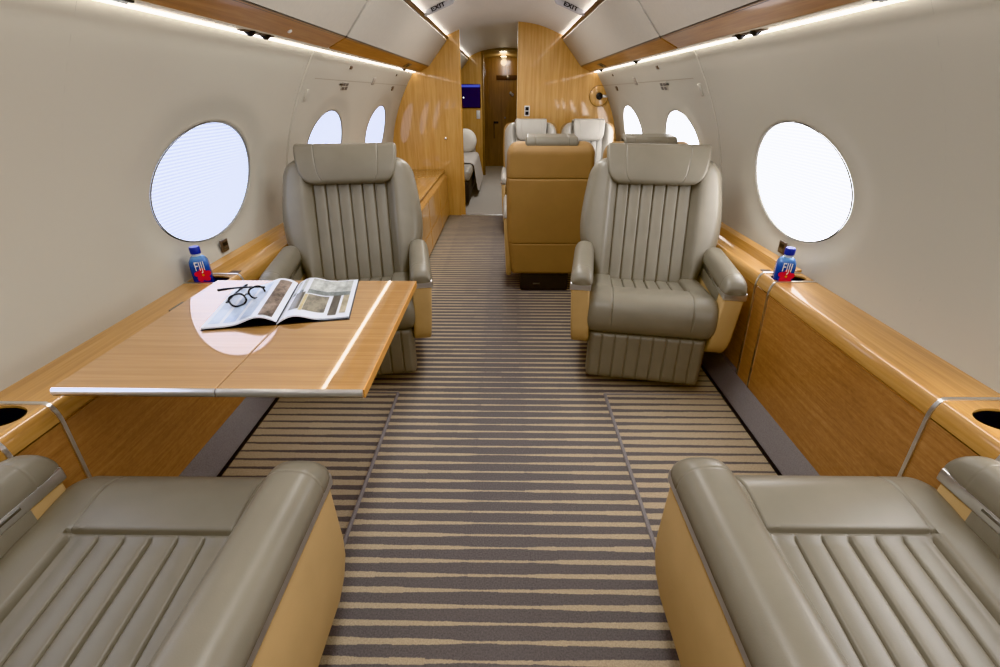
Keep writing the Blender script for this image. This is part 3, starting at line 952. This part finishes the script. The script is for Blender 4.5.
def conf_seat(label):
    t = thing('conference_seat', label, 'seat', (0, 0, 0), 0, 'grey and tan conference seats')
    bm = BM(); box(bm, -.17, .17, -.20, .20, .0, .145, .012); obj('pedestal', bm, DARK, t)
    bm = BM(); box(bm, -.05, .0, .196, .206, .05, .06, .001); bm.transform(Matrix.Translation((.08, 0, 0))); obj('catch', bm, CHROME_D, t)
    bm = BM(); box(bm, -.225, .225, -.225, .20, .145, .292, .01); obj('seat_pan', bm, TAN, t)
    seat_cushion(hw=.235, ins=.145, npl=5, par=t, mat=LEA_LT)
    sh = crv([(-.3, .235), (-.1, .258), (.1, .270), (.4, .275), (.6, .268)])
    L = .59
    def shw(s):
        h = sh(s); r = .07; q = L-s
        if q < r: h -= r-math.sqrt(max(0, r*r-(r-q)**2))
        return h
    back_parts(t, rec=7, L=L, hwk=[(0, .22), (.12, .250), (.3, .262), (.46, .262), (L, .255)], ins=.15, npl=5, hr=(.155, .145, .17), mat=LEA_LT,
               shell_to=.135, y0=.19, shell_hw=shw, hr_back=.085)
    for sg in (-1, 1):
        armrest(t, sg, mat=LEA_LT, x_in=.255, x_out=.291, y_front=-.29, y_back=.20, bot=.11, slot=False)
    return t
q0 = conf_seat('')
place(q0, .295, 3.28, R(180), 'tan backed conference seat by the aisle, seen from behind')
place(dup(q0), .89, 3.28, R(180), 'tan backed conference seat hidden behind the right club seat, headrest showing')
place(dup(q0), .266, 4.80, 0, 'pale grey far seat by the aisle facing the camera, left of a pair')
place(dup(q0), .840, 4.80, 0, 'pale grey far seat by the window facing the camera, right of a pair')
for o in COL.objects:
    if o.name.startswith('conference_seat') and o.location.y < 4:
        for ch in o.children:
            if ch.name.startswith('headrest'):
                ch.data = ch.data.copy() if ch.data.users > 2 else ch.data
                ch.data.materials[0] = LEA

# ------------------------------------------------------------------ folding table, magazine, glasses
TX0, TX1, TY0, TY1, TZ = -1.0, -.298, .832, 1.505, .68
t = thing('folding_table', 'glossy wood folding table with metal edge on the left', 'table', (-.65, 1.17, 0))
ox, oy = -.65, 1.17
for nm, a, b in (('table_leaf', TX0, -.6305), ('table_leaf', -.6285, TX1)):
    bm = BM(); box(bm, a-ox, b-ox, TY0+.006-oy, TY1-oy, TZ-.022, TZ, .0015, 1); lf = obj(nm, bm, W_TABLE, t, angle=30)
    bm = BM()
    e0 = a-ox+(.012 if a == TX0 else 0); e1 = b-ox-(0 if a == TX0 else .002)
    ring = [(TY0+.006-oy, TZ+.0004), (TY0+.001-oy, TZ-.003), (TY0-.002-oy, TZ-.011), (TY0+.001-oy, TZ-.019), (TY0+.006-oy, TZ-.0225)]
    prism(bm, ring, 'x', e0-(.012 if a == TX0 else 0), e1); obj('metal_edge', bm, CHROME, lf, angle=50)
bm = BM(); box(bm, TX1-.0015-ox, TX1+.0015-ox, TY0+.006-oy, TY1-oy, TZ-.0215, TZ-.0005); obj('edge_banding', bm, plain('light_edge', (206, 150, 84), .4), t)
bm = BM(); box(bm, -1.05-ox, -.68-ox, 1.30-oy, 1.37-oy, TZ-.06, TZ-.023, .004); obj('support_arm', bm, CHROME_D, t)
bm = BM(); box(bm, -.995-ox, -.96-ox, 1.28-oy, 1.45-oy, .62, TZ-.024, .003); obj('hinge_plate', bm, CHROME_D, t)

# open magazine
mg = thing('magazine', 'open picture magazine lying on the wood table under reading glasses', 'magazine', (-.663, 1.305, TZ), R(11))
PW, PH = .200, .305
def page(sx, q, v, lift=0):
    x = q*PW
    h = .020*math.exp(-((x-.05)/.045)**2)*rnd(x+.0005, .03)+.004*rnd(x+.001, .012)
    if sx < 0: h += .007*(1-q)+.004*q*q
    return Vector((sx*x*(.985), (v-.5)*PH+(.012*q if sx > 0 else -.0*q), h+lift+.001))
PAPER = plain('magazine_paper', (214, 217, 226), .35)
def pic_mat(name, c1, c2, sc):
    m = NT(name); v = m.coord(sc); n = m.noise(v, 1, 4, .7)
    m.set(Base_Color=m.ramp(n, [(.35, lin(c1)), (.6, lin(c2))]), Roughness=.3); return m.m
for sx in (-1, 1):
    bm = BM(); us = lins(0, 1, 22); vs = lins(0, 1, 6)
    pad(bm, us, vs, lambda u, v: page(sx, u, v), lambda u, v: page(sx, u, v)-Vector((0, 0, .0045*rnd(u+.02, .1))))
    for v_ in bm.verts: v_.co.z = max(v_.co.z, .0006)
    pg = obj('page', bm, PAPER, mg)
    if sx > 0:
        pics = [(.06, .93, .66, .97, ((150, 152, 150), (196, 198, 196))), (.12, .26, .16, .58, ((66, 62, 58), (122, 114, 102))), (.32, .62, .13, .52, ((74, 70, 66), (150, 142, 126))),
                (.68, .80, .06, .62, ((66, 62, 60), (110, 102, 92))), (.84, .93, .10, .66, ((150, 140, 118), (190, 180, 160))), (.06, .93, .55, .655, ((96, 102, 100), (140, 146, 146))), (.27, .315, .12, .52, ((176, 160, 124), (200, 186, 150)))]
    else:
        pics = [(.06, .24, .04, .94, ((70, 58, 50), (158, 140, 128))), (.34, .52, .06, .92, ((168, 182, 206), (196, 206, 222))), (.57, .74, .06, .92, ((160, 176, 204), (190, 202, 220))), (.79, .94, .06, .92, ((176, 188, 208), (200, 208, 222)))]
    for i, (a, b, c_, d_, cc) in enumerate(pics):
        bm = BM(); grid(bm, lins(a, b, 8), lins(c_, d_, 4), lambda u, v: page(sx, u, v, .0008))
        obj('picture', bm, pic_mat('print_%d_%d' % (sx, i), cc[0], cc[1], (28, 14, 20)), pg, label='printed picture on the page')

bm = BM(); box(bm, -PW*.985-.002, PW*.985+.003, -PH/2-.002, PH/2+.014, -.0004, .0012); obj('cover', bm, BLACK, mg, label='dark cover edge')
# reading glasses, temples crossed
gl = thing('reading_glasses', 'black framed reading glasses with crossed temples lying on the magazine', 'glasses', (-.78, 1.30, TZ+.006))
GM = plain('glasses_frame', (16, 15, 16), .25)
A = Vector((-.812, 1.243, TZ+.026))-gl.location; Bq = Vector((-.752, 1.352, TZ+.030))-gl.location
ax = (Bq-A).normalized(); up = Vector((-.55, .28, .79)).normalized(); up = (up-ax*up.dot(ax)).normalized(); nrmv = ax.cross(up)
mid = (A+Bq)/2
bmF = BM()
for sg in (-1, 1):
    cc = mid+ax*sg*.033
    pts = []
    for q in range(28):
        a = 2*math.pi*q/28
        px = .0245*math.copysign(abs(math.cos(a))**.8, math.cos(a)); py = .0185*math.copysign(abs(math.sin(a))**.8, math.sin(a))
        pts.append(cc+ax*px+up*py)
    tube(bmF, pts, .0029, 6, closed=True)
tube(bmF, [mid-ax*.009+up*.004, mid+up*.007, mid+ax*.009+up*.004], .0022, 6)
tube(bmF, [mid-ax*.057+up*.006, mid-ax*.065+up*.006], .003, 6); tube(bmF, [mid+ax*.057+up*.006, mid+ax*.065+up*.006], .003, 6)
obj('frame', bmF, GM, gl)
tl = NT('clear_lens'); tl.set(Base_Color=(1, 1, 1, 1), Roughness=.02, IOR=1.45); tl.b.inputs['Transmission Weight'].default_value = 1.0
for sg in (-1, 1):
    cc = mid+ax*sg*.033; bm = BM()
    rg = [[bm.verts.new(cc+ax*(.0235*math.copysign(abs(math.cos(a))**.8, math.cos(a)))+up*(.0175*math.copysign(abs(math.sin(a))**.8, math.sin(a)))+nrmv*o) for a in lins(0, 2*math.pi, 25)[:-1]] for o in (.0006, -.0006)]
    for i in range(24): bm.faces.new((rg[0][i], rg[0][(i+1) % 24], rg[1][(i+1) % 24], rg[1][i]))
    bm.faces.new(rg[0]); bm.faces.new(rg[1]); obj('lens', bm, tl.m, gl, smooth=False)
for p, tip in ((mid-ax*.065+up*.006, Vector((-.842, 1.408, TZ+.020))), (mid+ax*.065+up*.006, Vector((-.905, 1.352, TZ+.024)))):
    tp = tip-gl.location; bm = BM()
    tube(bm, [p.lerp(tp, q)+Vector((0, 0, .004*math.sin(q*3))) for q in lins(0, 1, 14)], lambda q: .0028+.0016*sst(.6, 1, q), 6)
    obj('temple', bm, GM, gl)

# ------------------------------------------------------------------ water bottles
def bottle_mat():
    m = NT('bottle_label'); v = m.coord(); sp = m.n('ShaderNodeSeparateXYZ'); m.l(v, sp.inputs[0])
    n = m.noise(v, 40, 3)
    f = m.math('ADD', m.math('MULTIPLY', sp.outputs[2], 5.0), m.math('MULTIPLY', n, .22))
    m.set(Base_Color=m.ramp(f, [(.45, lin((30, 44, 124))), (.80, lin((44, 82, 164))), (1.1, lin((104, 150, 184)))]), Roughness=.18); return m.m
BL = bottle_mat(); CAP = plain('blue_cap', (36, 52, 150), .35); WAT = plain('clear_neck', (196, 206, 214), .12)
def bottle(x, y, z, rz, label):
    b = thing('water_bottle', label, 'bottle', (x, y, z), rz, 'water bottles')
    w = .0335
    def sq(a, r, k):
        c_, s_ = math.cos(a), math.sin(a); e = k
        return (r*math.copysign(abs(c_)**e, c_), r*math.copysign(abs(s_)**e, s_))
    def ringsurf(bm, prof, n=40):
        rg = []
        for r_, zz, k_ in prof: rg.append([bm.verts.new((*sq(2*math.pi*i/n+math.pi/4, r_, k_), zz)) for i in range(n)])
        for A_, B_ in zip(rg, rg[1:]):
            for i in range(n): bm.faces.new((A_[i], A_[(i+1) % n], B_[(i+1) % n], B_[i]))
        bm.faces.new(rg[0]); bm.faces.new(rg[-1])
    bm = BM(); ringsurf(bm, [(w*.9, 0, .45), (w, .006, .45), (w, .135, .45), (w*.94, .150, .5), (w*.75, .163, .7), (w*.5, .170, 1)]); obj('body', bm, BL, b, angle=50)
    bm = BM(); ringsurf(bm, [(.0165, .168, 1), (.0155, .178, 1), (.0155, .182, 1)]); obj('neck', bm, WAT, b)
    bm = BM(); ringsurf(bm, [(.0180, .179, 1), (.0185, .182, 1), (.0185, .201, 1), (.0165, .205, 1)]); obj('cap', bm, CAP, b)
    # printed front: white letters and a red flower
    bm = BM(); text_mesh(bm, 'FIJI', .040, off=.0, M=Matrix.Translation((.002, -w-.0006, .134)) @ Matrix.Rotation(R(90), 4, 'X') @ Matrix.Rotation(R(0), 4, 'Z') @ Matrix.Scale(1.25, 4, (0, 1, 0)) @ Matrix.Scale(.72, 4, (1, 0, 0)))
    obj('lettering', bm, WHITE, b, smooth=False)
    bm = BM()
    for q in range(5):
        a0 = 2*math.pi*q/5+.3
        pts = []
        for j in range(13):
            tt = j/12*2*math.pi
            px = .015+.0145*math.cos(tt); py = .0115*math.sin(tt)*(1+.15*math.sin(3*tt))
            pts.append((px*math.cos(a0)-py*math.sin(a0), px*math.sin(a0)+py*math.cos(a0)))
        pts = pts[:-1]
        vs_ = [bm.verts.new((.006+p[0], -w-.0007-.0001*q, .100+p[1])) for p in pts]
        bm.faces.new(vs_)
    obj('flower_print', bm, REDPL, b, smooth=False)
    bm = BM(); bmesh.ops.create_circle(bm, cap_ends=True, segments=12, radius=.004); bm.transform(Matrix.Translation((.006, -w-.0014, .100)) @ Matrix.Rotation(R(90), 4, 'X')); obj('flower_centre', bm, plain('yellow_print', (206, 150, 40), .5), b, smooth=False)
    return b
bottle(-1.180, 1.694, .538, R(28), 'blue labelled water bottle in the left cup holder behind the table')
bottle(1.120, 1.731, .530, R(-22), 'blue labelled water bottle in the right cup holder by the window')

# ------------------------------------------------------------------ small fittings
def on_wall(s, y, z, name, label, cat, w, h, mat, th=.006, group=None, child=None):
    sl = math.atan2(.8*(z-.6), 1)   # wall lean
    t_ = thing(name, label, cat, (s*(wx(z)+(.016 if abs(z-.945) < .26 and .30 > 1 else 0)), y, z), 0, group)
    t_.rotation_euler = (0, -s*sl, 0)
    bm = BM(); box(bm, min(0, -s*th)-.001, max(0, -s*th)+.001, -w/2, w/2, -h/2, h/2, .0015); obj('plate', bm, mat, t_)
    if child:
        for (cy, czz, cw, ch_, cm) in child:
            bm = BM(); box(bm, -s*(th+.0015)-.0008, -s*(th+.0015)+.0008, cy-cw/2, cy+cw/2, czz-ch_/2, czz+ch_/2); obj('insert', bm, cm, t_, smooth=False)
    return t_
PLQ = plain('placard_plate', (176, 166, 152), .5)
GRY = plain('placard_print', (98, 92, 88), .5)
for s, w in ((-1, 'left'), (1, 'right')):
    on_wall(s, 1.958, .668, 'power_outlet', 'small bronze power outlet on the %s wall under the window' % w, 'outlet', .050, .052, BROWN, .006, 'power outlets', [(0, .008, .03, .016, BLACK), (0, -.012, .03, .012, CHROME_D)])
    on_wall(s, 3.36, 1.306, 'placard', 'dark printed placard above the windows on the %s wall' % w, 'placard', .13, .052, PLQ, .003, 'wall placards', [(-.09, .012, .06, .012, BLACK), (-.03, .012, .045, .018, GRY), (.03, .012, .045, .018, GRY), (-.03, -.014, .045, .018, GRY), (.035, -.012, .045, .02, GRY)])
    on_wall(s, 4.02, 1.348, 'placard', 'small pale printed placard high on the %s wall' % w, 'placard', .075, .055, plain('pale_placard', (158, 148, 138), .5), .003, 'wall placards', [(0, .012, .06, .008, PLQ), (0, -.008, .06, .008, PLQ)])
    on_wall(s, 4.78, 1.305, 'placard', 'little brown placard on the %s wall nearest the bulkhead' % w, 'placard', .07, .04, BROWN, .003, 'wall placards', [(-.05, .01, .05, .01, GRY)])
    on_wall(s, 3.34, 1.41, 'wall_button', 'small square bronze button below the light strip on the %s' % w, 'button', .04, .022, BROWN, .005, 'wall buttons')
    on_wall(s, 4.70, 1.41, 'wall_button', 'tiny bronze button on the %s wall close to the bulkhead' % w, 'button', .03, .018, BROWN, .005, 'wall buttons')
    k_ = on_wall(s, 2.735, 1.285 if s > 0 else 1.26, 'coat_hook', 'cream flush coat hook on the %s wall pilaster' % w, 'coat hook', .03, .06, WALLM, .012, 'coat hooks')

# right bulkhead: socket and round wooden disc with a dark centre; left bulkhead has a little latch
so = thing('wall_socket', 'black and white socket on the right bulkhead above the far seat', 'socket', (.239, YB, 1.10))
bm = BM(); box(bm, -.028, .028, -.008, 0, -.05, .05, .003); obj('plate', bm, WHITE, so)
bm = BM(); box(bm, -.018, .018, -.010, -.006, .004, .038, .001); box(bm, -.018, .018, -.010, -.006, -.038, -.004, .001); obj('insert', bm, BLACK, so)
dz = thing('bulkhead_speaker', 'round wooden disc with black centre at the edge of the right bulkhead', 'speaker', (.985, YB, 1.24))
def ydisc(prof, name, mat, par):
    bm = BM(); lathe(bm, prof, 36); bm.transform(Matrix.Rotation(R(90), 4, 'X')); return obj(name, bm, mat, par)
ydisc([(.10, 0), (.10, .010), (.092, .016), (.03, .018)], 'disc', W_BULK, dz)
bm = BM(); tube(bm, [(.098*math.cos(a), -.012, .098*math.sin(a)) for a in lins(0, 2*math.pi, 37)[:-1]], .0035, 6, closed=True); obj('rim', bm, W_DARK, dz)
ydisc([(.034, .017), (.034, .035), (.022, .042)], 'knob', BLACK, dz)
bm = BM(); box(bm, .03, .085, -.03, -.018, -.012, .012, .004); obj('lever', bm, CHROME, dz)
bm = BM(); lathe(bm, [(.012, 0), (.012, .008), (.006, .012)], 16); bm.transform(Matrix.Rotation(R(90), 4, 'X')); o = obj('door_stud', bm, CHROME); o.location = (-.64, YB, .83); tag(o, 'small round metal stud on the left wood bulkhead', 'stud')

# monitor and switch on the forward bulkhead
mo = thing('wall_monitor', 'dark blue wall monitor showing a moving map on the far bulkhead', 'monitor', (-.56, YC, 1.225))
bm = BM(); box(bm, -.162, .162, -.02, 0, -.172, .172, .004); obj('bezel', bm, BLACK, mo)
def mon():
    m = NT('map_screen'); v = m.coord(); n = m.noise(v, 6, 4, .6, .4)
    m.set(Base_Color=lin((10, 8, 40)), Emission_Color=m.ramp(n, [(.42, lin((26, 20, 72))), (.60, lin((28, 22, 80))), (.74, lin((60, 84, 70)))]), Emission_Strength=.22, Roughness=.15); return m.m
bm = BM(); box(bm, -.155, .155, -.0215, -.019, -.162, .128); obj('screen', bm, mon(), mo, smooth=False)
bm = BM(); box(bm, -.155, .155, -.0215, -.019, .128, .164); obj('screen_banner', bm, emit('screen_banner_blue', lin((96, 110, 220))[:3], .45), mo, smooth=False)
bm = BM(); lathe(bm, [(.012, 0), (.012, .001)], 12); bm.transform(Matrix.Translation((-.115, -.0215, -.02)) @ Matrix.Rotation(R(90), 4, 'X')); obj('map_marker', bm, emit('map_marker_white', (1, 1, 1), .9), mo, smooth=False)
sw = thing('light_switch', 'white light switch under the wall monitor', 'switch', (-.44, YC, .955))
bm = BM(); box(bm, -.03, .03, -.01, 0, -.062, .062, .003); obj('plate', bm, WHITE, sw)
bm = BM(); box(bm, -.012, .012, -.016, -.009, -.03, .03, .002); obj('rocker', bm, WHITE, sw)

# divan, blanket and round cushion beyond the first bulkhead
dv_ = thing('divan', 'grey divan on the left beyond the first wood bulkhead', 'divan', (-.78, 7.0, 0))
bm = BM(); box(bm, -.32, .34, -1.15, .95, .05, .30, .02); obj('base', bm, DARK, dv_)
bm = BM(); box(bm, -.32, .36, -1.15, .95, .30, .43, .05, 4); obj('seat_cushion', bm, LEA_LT, dv_)
bm = BM(); box(bm, -.40, -.18, -1.15, .95, .40, .85, .06, 4); obj('backrest', bm, LEA_LT, dv_)
bm = BM(); box(bm, -.3, .30, .93, 1.10, .05, .60, .05, 4); obj('armrest', bm, LEA_LT, dv_)
bm = BM()
bp = crv([(0, -.12, .437), (.35, .30, .440), (.45, .36, .420), (.52, .375, .38), (1.0, .43, .06)])
grid(bm, lins(-.55, .75, 60), lins(0, 1, 24), lambda y, v: Vector((bp(v)[0]+.010*math.sin(y*38)*sst(.4, .9, v), y+.0, bp(v)[1]+.004+.03*abs(math.sin(y*90))*sst(.92, 1, v))))
bl = obj('throw_blanket', bm, plain('pale_blanket', (196, 188, 180), .9)); bl.location = (-.78, 7.0, 0)
tag(bl, 'pale grey throw blanket draped over the front of the divan', 'blanket')
cu = BM(); rg = lathe(cu, [(.02, .09), (.09, .085), (.15, .06), (.175, .02), (.175, -.02), (.15, -.06), (.09, -.085), (.02, -.09)], 32)
cu.transform(Matrix.Rotation(R(90), 4, 'X'))
o = obj('round_cushion', cu, plain('white_cushion', (232, 226, 216), .8)); o.location = (-.615, 7.72, .61); tag(o, 'round white cushion standing at the far end of the divan', 'cushion')

# ------------------------------------------------------------------ fill lights added under the ceiling to brighten the cabin, no fittings seen
def area(name, loc, size, sizey, e, col=(.96, .98, 1), rot=(0, 0, 0)):
    l_ = bpy.data.lights.new(name, 'AREA'); l_.shape = 'RECTANGLE'; l_.size = size; l_.size_y = sizey; l_.energy = e; l_.color = col
    o_ = link(bpy.data.objects.new(name, l_)); o_.location = loc; o_.rotation_euler = rot; return o_
for i, y in enumerate((.4, 2.2, 4.0)):
    area('cabin_fill', (0, y, 1.875), .2, 1.2, 10.0)
area('cabin_fill', (0, 6.8, 1.875), .2, 2.0, 12)  # added fill for the zone beyond the first bulkhead

w = bpy.data.worlds.new('cabin'); bpy.context.scene.world = w; w.use_nodes = True
w.node_tree.nodes['Background'].inputs[0].default_value = (.02, .02, .02, 1)

# ------------------------------------------------------------------ camera
cd = bpy.data.cameras.new('camera'); cd.sensor_width = 36; cd.lens = 457/1000*36; cd.clip_start = .02
co = link(bpy.data.objects.new('camera', cd)); co.location = (.015, 0, 1.263)
co.rotation_euler = (R(90-27.7), 0, .0116)
sc = bpy.context.scene; sc.camera = co
sc.view_settings.view_transform = 'Khronos PBR Neutral'
sc.view_settings.exposure = .6
